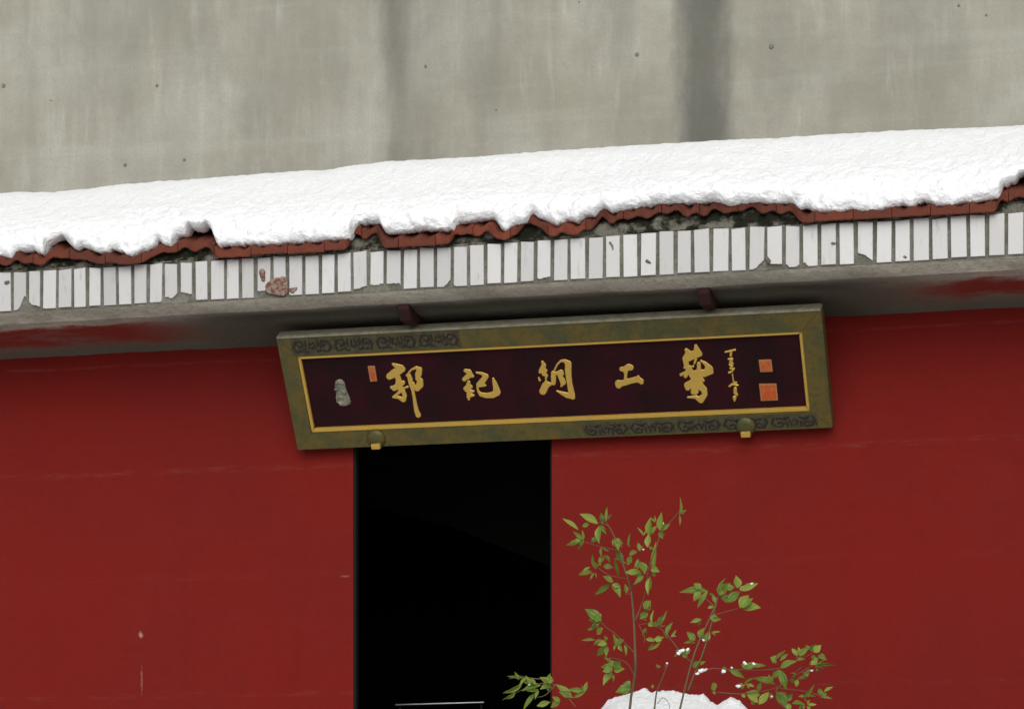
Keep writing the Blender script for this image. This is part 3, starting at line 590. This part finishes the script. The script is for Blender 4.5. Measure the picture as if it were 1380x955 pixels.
# the five brush-written characters, read from the right
chars = [
 ((510, 480), 10.61, [[(210,112,17),(265,140,33),(320,170,50)],[(345,185,40),(240,235,60),(160,285,46)],[(275,290,36),(290,340,40),(275,380,30)],[(188,442,20),(230,455,38),(300,410,46),(350,378,30)],[(320,440,28),(300,490,16)],[(350,462,10),(415,436,15)],[(330,490,20),(215,580,16),(290,588,20),(360,620,34),(378,560,28),(355,500,26)],[(405,275,13),(470,190,11),(540,160,20),(588,190,36),(572,255,46),(556,320,26)],[(556,290,26),(596,350,42),(592,410,50),(556,458,40)],[(512,430,22),(500,380,14)],[(440,282,28),(455,330,33),(462,390,28),(490,480,20),(510,580,20),(525,680,25),(545,780,30),(570,838,36)]]),
 ((610, 480), 13.64, [[(235,262,30),(300,285,45),(330,345,42),(372,365,24)],[(310,345,52),(215,420,38)],[(295,475,28),(285,560,52),(235,590,34)],[(330,560,36)],[(250,622,28),(330,648,36),(385,640,16)],[(290,690,32),(320,720,36),(385,716,18)],[(285,740,28),(300,790,18)],[(440,297,13),(540,316,24),(612,370,48),(560,440,52),(485,520,48),(598,535,18)],[(540,500,56)],[(455,560,18),(470,640,18),(520,700,34),(620,720,44),(740,710,54),(812,660,68),(800,580,52),(770,480,36),(745,408,17)]]),
 ((710, 470), 11.94, [[(250,210,19),(275,260,33),(250,340,52),(215,370,24)],[(300,350,28)],[(280,400,38),(320,430,19),(305,480,13)],[(190,462,9),(208,503,17)],[(310,520,17),(300,590,56),(260,680,56)],[(340,570,42)],[(340,590,28),(400,555,18)],[(420,382,28),(430,460,40),(430,550,33)],[(420,392,18),(500,390,32),(550,370,36),(570,400,28)],[(530,430,32),(570,500,42),(585,540,42),(555,600,13)],[(548,480,27)],[(445,340,12),(490,250,12),(550,190,16),(620,195,28),(668,240,50),(665,340,50),(675,450,44),(690,560,41),(710,660,44),(725,740,48),(742,778,34)],[(742,770,34),(650,745,42),(560,710,24),(485,675,9)]]),
 ((815, 475), 15.91, [[(360,352,44),(430,360,62),(510,310,68),(560,320,58)],[(450,420,42),(450,480,28),(445,560,32)],[(290,655,66),(300,700,64)],[(290,670,66),(400,650,62),(560,605,58),(700,570,62),(780,610,54),(790,640,40)],[(718,520,30)]]),
 ((905, 455), 10.06, [[(200,165,22),(230,200,33),(190,280,40),(200,360,33)],[(330,110,21),(340,160,36),(380,220,36),(300,230,56),(230,260,58)],[(180,400,17),(240,410,36),(190,520,24)],[(130,500,19),(180,470,13),(250,450,40)],[(292,385,14)],[(330,290,15),(312,345,12)],[(400,310,11),(460,350,23),(520,420,42),(540,465,28),(450,480,48),(350,480,46),(280,500,42)],[(370,352,24),(372,420,26)],[(480,420,30)],[(310,540,52),(380,540,42),(430,580,18)],[(340,590,56),(210,640,38),(220,680,34)],[(300,650,56),(380,650,54),(440,700,40),(452,770,33),(400,848,36),(330,802,23),(220,805,9)],[(300,730,38),(330,732,34)],[(410,808,34)]]),
]
for off, sc, stk in chars:
    new_obj('character', relief('character', zc(off, sc, stk, 0.4), on_panel, 0.40, 0.0035, 0.8), M['gold'], plaque)
insc = zc((965, 460), 10.61, [[(135,150,12),(200,135,13),(270,120,13)],[(215,160,16),(210,200,17)],[(180,250,13),(225,250,19),(210,300,24),(235,320,17)],[(190,330,10),(230,350,16),(210,380,19),(250,400,13)],[(185,445,14),(230,430,12),(260,385,9)],[(235,470,8),(245,550,8),(260,580,12)],[(220,610,10),(290,585,11)],[(190,640,12),(240,610,14),(310,625,12)],[(275,670,22),(275,730,25),(300,760,16)],[(265,800,27),(265,840,16)]], 0.35)
new_obj('inscription', relief('inscription', insc, on_panel, 0.36, 0.005, 1.2), M['gold'], plaque)
def seal(name, off, sc, q):
    pts = [ray_sign(off[0] + x / sc, off[1] + y / sc, REC) for x, y in q]; pts = pts[::-1]
    c0 = (sum(a for a, _ in pts) / 4, sum(b_ for _, b_ in pts) / 4)
    o = poly_prism(name, pts, REC - 0.003, REC + 0.004, M['seal_rim'], plaque, 0.0015)
    wv = max(a for a, _ in pts) - min(a for a, _ in pts); hv = max(b_ for _, b_ in pts) - min(b_ for _, b_ in pts)
    kx, ky = 1 - 0.011 / wv * 1.3, 1 - 0.011 / hv * 1.3
    poly_prism('seal_face', [(c0[0] + (a - c0[0]) * kx, c0[1] + (b_ - c0[1]) * ky) for a, b_ in pts], REC, REC + 0.0065, M['seal'], o, 0.001)
seal('seal', (965, 460), 10.61, [(608, 258), (792, 254), (812, 430), (634, 436)])
seal('seal', (965, 460), 10.61, [(614, 602), (864, 598), (888, 838), (642, 848)])
seal('seal', (440, 480), 11.94, [(664, 154), (780, 148), (818, 396), (708, 406)])
badge = zc((440, 480), 11.94, [[(215, 450, 84), (235, 560, 88), (275, 695, 108)], [(200, 700, 36), (230, 765, 34), (345, 735, 50)]])
bo = new_obj('badge', relief('badge', badge, on_panel, 0.45, 0.006, 1.6), M['shell'], plaque)
for st in ([(160, 430, 16), (205, 400, 18), (270, 430, 18)], [(150, 520, 20), (190, 515, 18)], [(250, 540, 22), (300, 580, 20)], [(170, 640, 14), (185, 720, 18), (250, 760, 18)], [(335, 770, 14), (380, 715, 16)], [(225, 640, 20), (265, 650, 18)]):
    new_obj('carving', relief('carving', zc((440, 480), 11.94, [st]), lambda x, y, h: on_panel(x, y, h + 0.008), 0.5, 0.005, 1.2), M['shell'], bo)
# carved scroll ornament on part of the top and bottom rails
def ornament(rail, ua, ub, va, vb, flip):
    poly_prism('ornament_ground', [(ua, va), (ub, va), (ub, vb), (ua, vb)], 0.000, 0.0072, M['orn_ground'], rail, 0.0008)
    per = 0.205; nper = max(1, round((ub - ua) / per)); per = (ub - ua) / nper; hgt = vb - va
    mot = [[(.10,.22),(.05,.5),(.12,.8),(.24,.85),(.30,.62),(.22,.5),(.17,.62)], [(.16,.2),(.28,.3),(.38,.2)], [(.36,.5),(.36,.85)], [(.42,.42),(.46,.78)], [(.5,.42),(.5,.44)], [(.90,.22),(.95,.5),(.88,.8),(.76,.85),(.70,.62),(.78,.5),(.83,.62)], [(.84,.2),(.72,.3),(.62,.2)], [(.64,.5),(.64,.85)], [(.58,.42),(.54,.78)], [(.30,.42),(.32,.2)], [(.70,.42),(.68,.2)]]
    for k in range(nper):
        sts = []
        for s in mot:
            rr = 0.0052 if len(s) > 2 else 0.0042
            if s[0] == (.5, .42): rr = 0.0075
            sts.append([(ua + (k + a) * per + random.uniform(-.0015, .0015), va + (1 - b_ if flip else b_) * hgt, rr * random.uniform(.8, 1.2)) for a, b_ in s])
        for _ in range(16):
            a0 = random.uniform(.04, .96); b0 = random.uniform(.2, .8); sts.append([(ua + (k + a0) * per, va + b0 * hgt, random.uniform(.002, .0042)), (ua + (k + a0) * per + random.uniform(-.012, .012), va + b0 * hgt + random.uniform(-.010, .010), .002)])
        new_obj('scroll_carving', relief('scroll_carving', sts, lambda x, y, h: Vector((x, y, 0.0072 + h)), 0.0024, 0.0035, 0.003), M['orn'], rail)
ta, _ = ray_sign(392, 463); tb, _ = ray_sign(620, 455); ba, _ = ray_sign(786, 577); bb_, _ = ray_sign(1102, 563)
ornament(top_rail, ta, tb, FT + 0.006, VH - ed - 0.004, False); ornament(bot_rail, ba, bb_, 0.008, FB - 0.006, True)
# round bosses with brass feet on the bottom rail
for (x, y) in ((507.5, 590), (1005.5, 573.5)):
    u, v = ray_sign(x, y); bm = bmesh.new(); rings = []
    for rr, h in ((1.0, 0.0), (1.0, 0.006), (0.86, 0.012), (0.55, 0.017), (0.2, 0.019)):
        rings.append([bm.verts.new((u + 0.043 * rr * math.cos(2 * math.pi * i / 20), v + 0.043 * rr * math.sin(2 * math.pi * i / 20), 0.0055 + h)) for i in range(20)])
    for q in range(4):
        for i in range(20): bm.faces.new((rings[q][i], rings[q][(i + 1) % 20], rings[q + 1][(i + 1) % 20], rings[q + 1][i]))
    bm.faces.new(rings[-1]); bo = new_obj('boss', bm_mesh('boss', bm, True), M['frame'], plaque)
    bm = bmesh.new(); box_bm(bm, u - 0.021, u + 0.021, v - 0.040, v - 0.016, 0.004, 0.036, 0.003)
    new_obj('brass_foot', bm_mesh('brass_foot', bm), M['gold'], bo)

# ------------------------------------------------------------------ rock, its snow cap and the nandina
PY = -2.3
rock_c = P(912, 955, PY + 0.40)
bm = bmesh.new(); bmesh.ops.create_icosphere(bm, subdivisions=4, radius=1.0)
RH = rock_c.z - TZ
for v in bm.verts:
    d = 1 + 0.16 * noise.noise(v.co * 1.6 + Vector((3, 1, 2))) + 0.07 * noise.noise(v.co * 4.5)
    v.co = Vector((v.co.x * 0.46 * d, v.co.y * 0.36 * d, max(v.co.z, -.92) * RH * 0.53 * d))
zmn = min(v.co.z for v in bm.verts)
for v in bm.verts: v.co += Vector((rock_c.x, PY + 0.47, TZ - zmn - 0.02))
new_obj('garden_rock', bm_mesh('garden_rock', bm, True), M['rock'], label='rounded grey garden rock under a cap of snow', category='rock')
cap_f = lerp_tab([(780,968),(800,961),(812,954),(820,942),(832,938),(845,935),(860,930),(868,926),(874,929),(878,933),(885,930.5),(895,930),(910,930),(918,933),(925,934),(940,936),(948,934),(953,939),(957,944),(968,950),(975,944),(985,938.5),(995,942),(1003,950),(1010,957),(1030,968)])
def cap_s(x): return sum(cap_f(x + q) * math.exp(-(q / 14.0) ** 2) for q in range(-30, 31, 3)) / sum(math.exp(-(q / 14.0) ** 2) for q in range(-30, 31, 3))
cols = list(np.arange(780, 1031, 1.6)); NRC = 44; vs = []; fs = []; cy = PY + 0.42
for i, x in enumerate(cols):
    for j in range(NRC + 1):
        a_ = -1 + 2 * j / NRC; k_ = math.exp(-(a_ / .13) ** 2); rag = 1.6 * noise.noise(Vector((x * .22, 0, 0))) + 1.0 * noise.noise(Vector((x * .6, 3, 0)))
        c0 = P(x, k_ * (cap_f(x) + rag) + (1 - k_) * (cap_s(x) + 2.0), cy); yy = cy + 0.32 * a_
        fall = 0.24 * abs(a_) ** 1.6
        v = Vector((c0.x, yy, c0.z - fall))
        if abs(a_) > .12: v.z += min(1, (abs(a_) - .12) * 3) * (0.010 * noise.noise(v * 12) + 0.004 * noise.noise(v * 40)) - 0.004
        vs.append(v)
for i in range(len(cols) - 1):
    for j in range(NRC): a = i * (NRC + 1) + j; fs.append((a, a + NRC + 1, a + NRC + 2, a + 1))
new_obj('rock_snow', mesh_of('rock_snow', vs, fs, True), M['snow'], kind='stuff', label='small white cap of snow at the foot of the shrub', category='snow')

shrub = new_obj('nandina_shrub', None, label='slender green leafy shrub with thin stems before the red wall', category='shrub')
shrub.location = (rock_c.x, PY, TZ); SL = Vector(shrub.location)
def depth(x, y): return PY - 0.03 + (0.16 if y < 900 else 0.16 * max(0.15, (960 - y) / 60)) * noise.noise(Vector((x * 0.013, y * 0.013, 9)))
SN = 0
def stem(pts, r0, r1, m_, name='stem', ground=False):
    w_ = [P(x, y, depth(x, y) if not (ground and i == 0) else depth(*pts[1])) for i, (x, y) in enumerate(pts)]
    w_ = smooth_path(w_, 4)
    if ground: w_ = [Vector((w_[0].x, PY - 0.07, TZ))] + w_
    w_ = [q - SL for q in w_]; n_ = len(w_)
    v_, f_ = tube(w_, [r0 + (r1 - r0) * i / (n_ - 1) for i in range(n_)], 6)
    new_obj(name, mesh_of(name, v_, f_, True), m_, shrub)
stem([(846,968),(849,952),(851,935),(856,905),(856,881),(854,832),(850.5,796)], .0058, .0040, M['stem'], ground=True)
stem([(850.5,796),(845,776),(837,752),(830,728),(820,708),(810,697)], .0040, .0016, M['stem'])
stem([(855.6,837),(866,810),(871,789),(874,765),(884,738),(891,718),(905,701),(917,687)], .0026, .0011, M['stem'])
stem([(914,965),(920,939),(932,892),(942,864),(953,840),(963,817),(970,793)], .0044, .0022, M['stem'], ground=True)
stem([(927,930),(934,912),(947.6,878),(957,846),(964,818),(968,800)], .0036, .0020, M['stem'])
stem([(880,968),(882,955),(885,932),(893,912),(899,895)], .0044, .0018, M['stem'], ground=True)
TW = [[(939,907),(959.5,900),(976.5,901),(1031,902),(1055,898),(1075,888),(1092,881),(1101,873)], [(966,932),(1004,934),(1045,926),(1079,905),(1096,895)], [(932,892),(915,875),(898,854),(881,840.5),(861,841)], [(854,878),(830,854),(816,844),(803,830)], [(856,912),(844,892),(820,885)], [(837,742),(813,737),(789,730),(776,725)], [(803,762),(820,774),(844,779)], [(776,952),(748,922),(721,922),(697,932),(677,943)], [(748,922),(735,936),(721,939)], [(734,915),(700,912),(686,914)], [(790,930),(760,931),(748,922)], [(955,830),(970,826),(995,819)], [(963,817),(950,805),(944,800)], [(850,790),(865,775),(880,760)], [(861,841),(868,856),(868,866)], [(850,800),(842,800)], [(1045,926),(1080,930),(1098,934),(1110,940)], [(1040,900),(1052,918),(1045,930)], [(1079,905),(1100,903),(1112,898)], [(830,728),(838,735)], [(855,830),(868,826)], [(1075,888),(1072,880)], [(820,708),(806,703)], [(1066,912),(1080,898)]]
for tw in TW: stem(tw, .0019, .0010, M['twig'], 'twig')
stem([(886,948),(892,940),(898,942),(902,950),(903,962)], .0013, .0010, M['stem'], 'twig')
# leaf blades: folded, curved lenses; shared by all leaves
def leaf_mesh(bend, foldv, wide):
    ks = 7; vs = []; fs = []
    for i in range(ks + 1):
        u = i / ks; hw = 0.5 * math.sin(math.pi * u ** wide) ** 1.0 if 0 < u < 1 else 0.0
        z = -bend * (u - .4) ** 2; hw = max(hw, 0.015)
        vs += [(u, -hw, z + foldv * hw), (u, -hw * .5, z + foldv * hw * .4), (u, 0, z), (u, hw * .5, z + foldv * hw * .4), (u, hw, z + foldv * hw)]
    for i in range(ks):
        for j in range(4): a = i * 5 + j; fs.append((a, a + 5, a + 6, a + 1))
    me = mesh_of('leaf', vs, fs, True); me.materials.append(M['leaf']); return me
LM = [leaf_mesh(.30, .5, .8), leaf_mesh(.55, .35, .85), leaf_mesh(.12, .7, .75), leaf_mesh(-.25, .45, .9)]
L5 = [(200,300,70,210,40),(380,240,230,155,70),(300,240,240,265,40),(425,245,410,150,45),(455,220,465,100,28),(390,260,385,400,60),(250,390,160,320,35),(240,400,110,435,45),(215,380,225,440,60),(180,390,130,410,20),(375,370,330,410,50),(530,380,560,480,50),(580,380,595,450,25),(520,380,520,440,15),(540,480,600,600,60),(420,450,415,540,25),(400,540,400,620,30),(440,530,490,590,30),(430,630,510,640,50),(350,650,335,530,25),(360,660,345,590,25),(330,690,210,705,50),(310,640,245,670,20),(355,690,315,750,22),(500,790,370,880,50),(520,780,435,730,50),(510,800,580,900,60),(540,800,590,840,40),(530,560,570,720,30),(640,880,630,800,40),(670,460,670,340,20),(660,440,650,410,20),(740,500,670,520,45),(760,490,750,420,40),(690,530,660,610,50),(750,560,720,640,20),(770,590,810,690,70),(780,690,650,690,60),(800,720,720,790,45),(850,350,860,200,60),(840,460,850,350,60),(850,450,890,470,30),(890,680,910,430,50),(870,650,940,680,60),(880,680,905,720,40),(850,740,840,880,40),(800,350,750,280,20),(900,230,905,170,20)]
L1 = [(645,160,650,95,26),(640,165,655,190,18),(720,100,725,35,10),(725,95,745,80,14),(720,95,722,135,9),(600,400,605,345,22),(585,460,605,440,30),(575,500,590,480,25)]
L6 = [(440,210,235,215,55),(390,200,335,155,50),(385,220,330,285,55),(450,230,490,250,20),(520,230,575,120,25),(540,250,610,160,70),(550,270,630,300,60),(600,300,690,230,70),(590,200,650,180,50),(680,190,670,100,65),(700,210,830,160,55),(700,180,740,210,50),(700,350,765,260,85),(720,350,850,345,70),(480,440,540,440,40),(490,400,490,460,60),(480,250,500,310,35),(440,350,490,345,25),(390,440,310,465,35),(380,450,365,490,25),(340,610,280,550,55),(340,630,255,630,25),(380,600,410,520,55),(420,610,450,545,50),(470,545,535,540,18),(440,590,455,620,20),(230,720,190,690,40),(245,720,295,690,40),(240,710,270,745,40),(200,720,175,740,15),(320,830,370,780,40),(380,810,420,780,25),(100,570,150,470,35),(140,580,180,530,20),(120,590,85,545,25),(20,500,100,380,22),(70,610,10,600,40),(60,620,-30,680,25)]
L7 = [(250,220,130,130,80),(240,220,200,180,80),(200,230,180,290,45),(190,280,140,295,25),(260,280,215,330,50),(200,380,95,385,25),(240,370,190,420,25),(290,400,225,420,55),(290,430,225,500,55),(290,390,280,350,30),(370,430,350,340,35),(380,410,430,380,45),(390,420,420,470,35),(440,420,455,500,25),(370,420,355,460,20),(310,560,275,520,20),(340,600,320,550,60),(350,600,400,560,70),(340,610,255,600,50),(340,620,270,640,50),(350,620,430,620,70),(340,650,270,745,55),(340,670,350,720,25),(490,790,380,810,80),(490,760,440,740,60),(600,120,650,60,55),(570,190,630,160,50),(590,200,620,215,30),(670,250,680,140,22),(680,270,650,240,50),(690,270,700,230,50),(710,240,770,180,25),(730,260,775,205,15),(620,280,590,340,20),(690,390,620,370,35),(690,400,640,460,22),(700,390,760,360,50),(740,600,700,590,25),(780,620,795,570,20),(110,800,0,795,35),(115,810,130,740,35),(670,780,680,750,25)]
L8 = [(130,440,130,390,50),(120,450,95,460,30),(180,410,335,500,65),(330,400,360,340,50),(340,410,480,360,70),(440,390,570,380,40),(700,320,640,290,75),(690,310,790,220,35),(740,320,820,250,40),(930,270,875,190,50),(950,270,1050,180,65),(920,320,1005,305,35),(1060,200,1030,160,50),(1070,210,1130,150,60),(1110,230,1180,160,80),(1160,260,1240,310,60),(1110,330,1110,260,60),(1080,370,1140,330,60),(1130,390,1325,370,22),(1120,380,1200,390,30),(740,400,900,330,70),(740,420,800,610,85),(730,420,660,510,60),(680,570,475,510,70),(640,570,620,490,70),(530,560,500,660,50),(1060,450,1000,470,60),(1090,430,1030,440,30),(1040,500,925,520,35),(930,530,920,600,50),(900,530,855,545,40),(920,470,870,530,18),(350,590,265,605,45),(350,580,460,510,25),(380,580,450,600,35),(520,700,385,670,80),(500,780,390,700,70),(510,800,610,680,85),(460,800,440,750,60),(640,740,640,680,50),(700,680,800,830,110),(690,660,800,670,20),(800,760,870,690,60),(990,720,1105,590,25),(990,720,950,700,40),(1000,720,1095,700,20),(1190,700,1170,630,55),(1220,660,1310,615,35),(1180,720,1300,735,30),(1200,710,1250,680,50),(870,790,1000,800,45),(990,800,960,850,40),(1040,800,1130,800,35),(1060,810,1050,860,40),(830,790,850,860,60),(330,720,350,690,50),(0,560,20,640,70),(0,660,30,680,30)]
L9 = [(190,125,150,100,25),(180,120,190,85,15),(150,130,80,150,25),(130,130,70,110,20),(95,100,20,95,15),(75,120,0,160,18),(60,110,45,80,12),(45,155,0,185,15),(140,150,95,155,18),(130,160,80,225,20),(110,130,90,95,14),(190,200,140,215,25),(180,130,150,145,20),(230,195,195,220,25),(280,185,220,135,30),(270,180,230,160,20),(335,155,270,150,22),(330,160,342,120,18),(160,110,190,140,25)]
leaves = []
for ox, oy, sc, L in ((750, 670, 6.82, L5), (670, 660, 2.936, L1), (880, 760, 5.967, L6), (770, 800, 6.16, L7), (960, 850, 8.118, L8), (680, 880, 3.067, L9)):
    leaves += [(ox + a / sc, oy + b_ / sc, ox + c_ / sc, oy + d_ / sc, w_ / sc) for a, b_, c_, d_, w_ in L]
more = []
for (xa, ya, xb, yb, wpx) in leaves:
    if random.random() < 0.42 and math.hypot(xb - xa, yb - ya) > 7:
        q = random.choice((-1, 1)) * random.uniform(.5, 1.1); k = random.uniform(.55, .85); dx, dy = xb - xa, yb - ya
        more.append((xa, ya, xa + k * (dx * math.cos(q) - dy * math.sin(q)), ya + k * (dx * math.sin(q) + dy * math.cos(q)), wpx * .75))
leaves += more[:88]
for (xa, ya, xb, yb, wpx) in leaves:
    d0 = depth(xa, ya) + random.uniform(-.02, .02); tip = random.uniform(-.022, .022)
    A = P(xa, ya, d0); B = P(xb, yb, d0 + tip); ax = B - A; L = ax.length; ax.normalize()
    cv = (CP - A).normalized(); nm = (cv - ax * cv.dot(ax)).normalized()
    tilt = random.uniform(.05, .8); na = Matrix.Rotation(tilt, 3, ax) @ nm; nb_ = Matrix.Rotation(-tilt, 3, ax) @ nm
    nm = (na if na.z > nb_.z else nb_) if random.random() < .85 else (nb_ if na.z > nb_.z else na)
    sd_ = nm.cross(ax)
    W = wpx / 370.0 / max(.6, math.cos(tilt)) * 0.98; L *= 1.12
    o = new_obj('leaf', random.choice(LM), None, shrub)
    A = A - SL
    o.matrix_local = Matrix(((ax.x * L, sd_.x * W, nm.x * L * .5, A.x), (ax.y * L, sd_.y * W, nm.y * L * .5, A.y), (ax.z * L, sd_.z * W, nm.z * L * .5, A.z), (0, 0, 0, 1)))
# little snow left on twigs and leaves
for (x, y, r0) in ((918, 877, 5), (925, 876, 4.5), (914, 880, 3), (945, 903, 5), (950, 902, 3.5), (940, 907, 3), (1004, 893, 3.6), (1016, 894, 3), (975, 904, 3.4), (899, 893, 2), (898, 855, 3), (995, 924, 3.4), (893, 705, 2.4), (867, 740, 1.8), (1094, 903, 2.2), (860, 756, 1.8), (948, 862, 2.2), (986, 899, 2), (1013, 786, 2.2), (1040, 938, 2), (713, 922, 2)):
    bm = bmesh.new(); bmesh.ops.create_icosphere(bm, subdivisions=2, radius=1.0); c0 = P(x, y, depth(x, y) - 0.012) - SL; rr = r0 / 372.0
    for v in bm.verts:
        d = 1 + .75 * noise.noise(v.co * 1.7 + Vector((x, y, 0))); v.co = c0 + Vector((v.co.x * 1.15 * d + .5 * v.co.z * math.sin(x), v.co.y * d, v.co.z * .85 * d - .35 * v.co.x * math.cos(y))) * rr * 0.72
    new_obj('snow_clump', bm_mesh('snow_clump', bm, True), M['snow'], shrub)
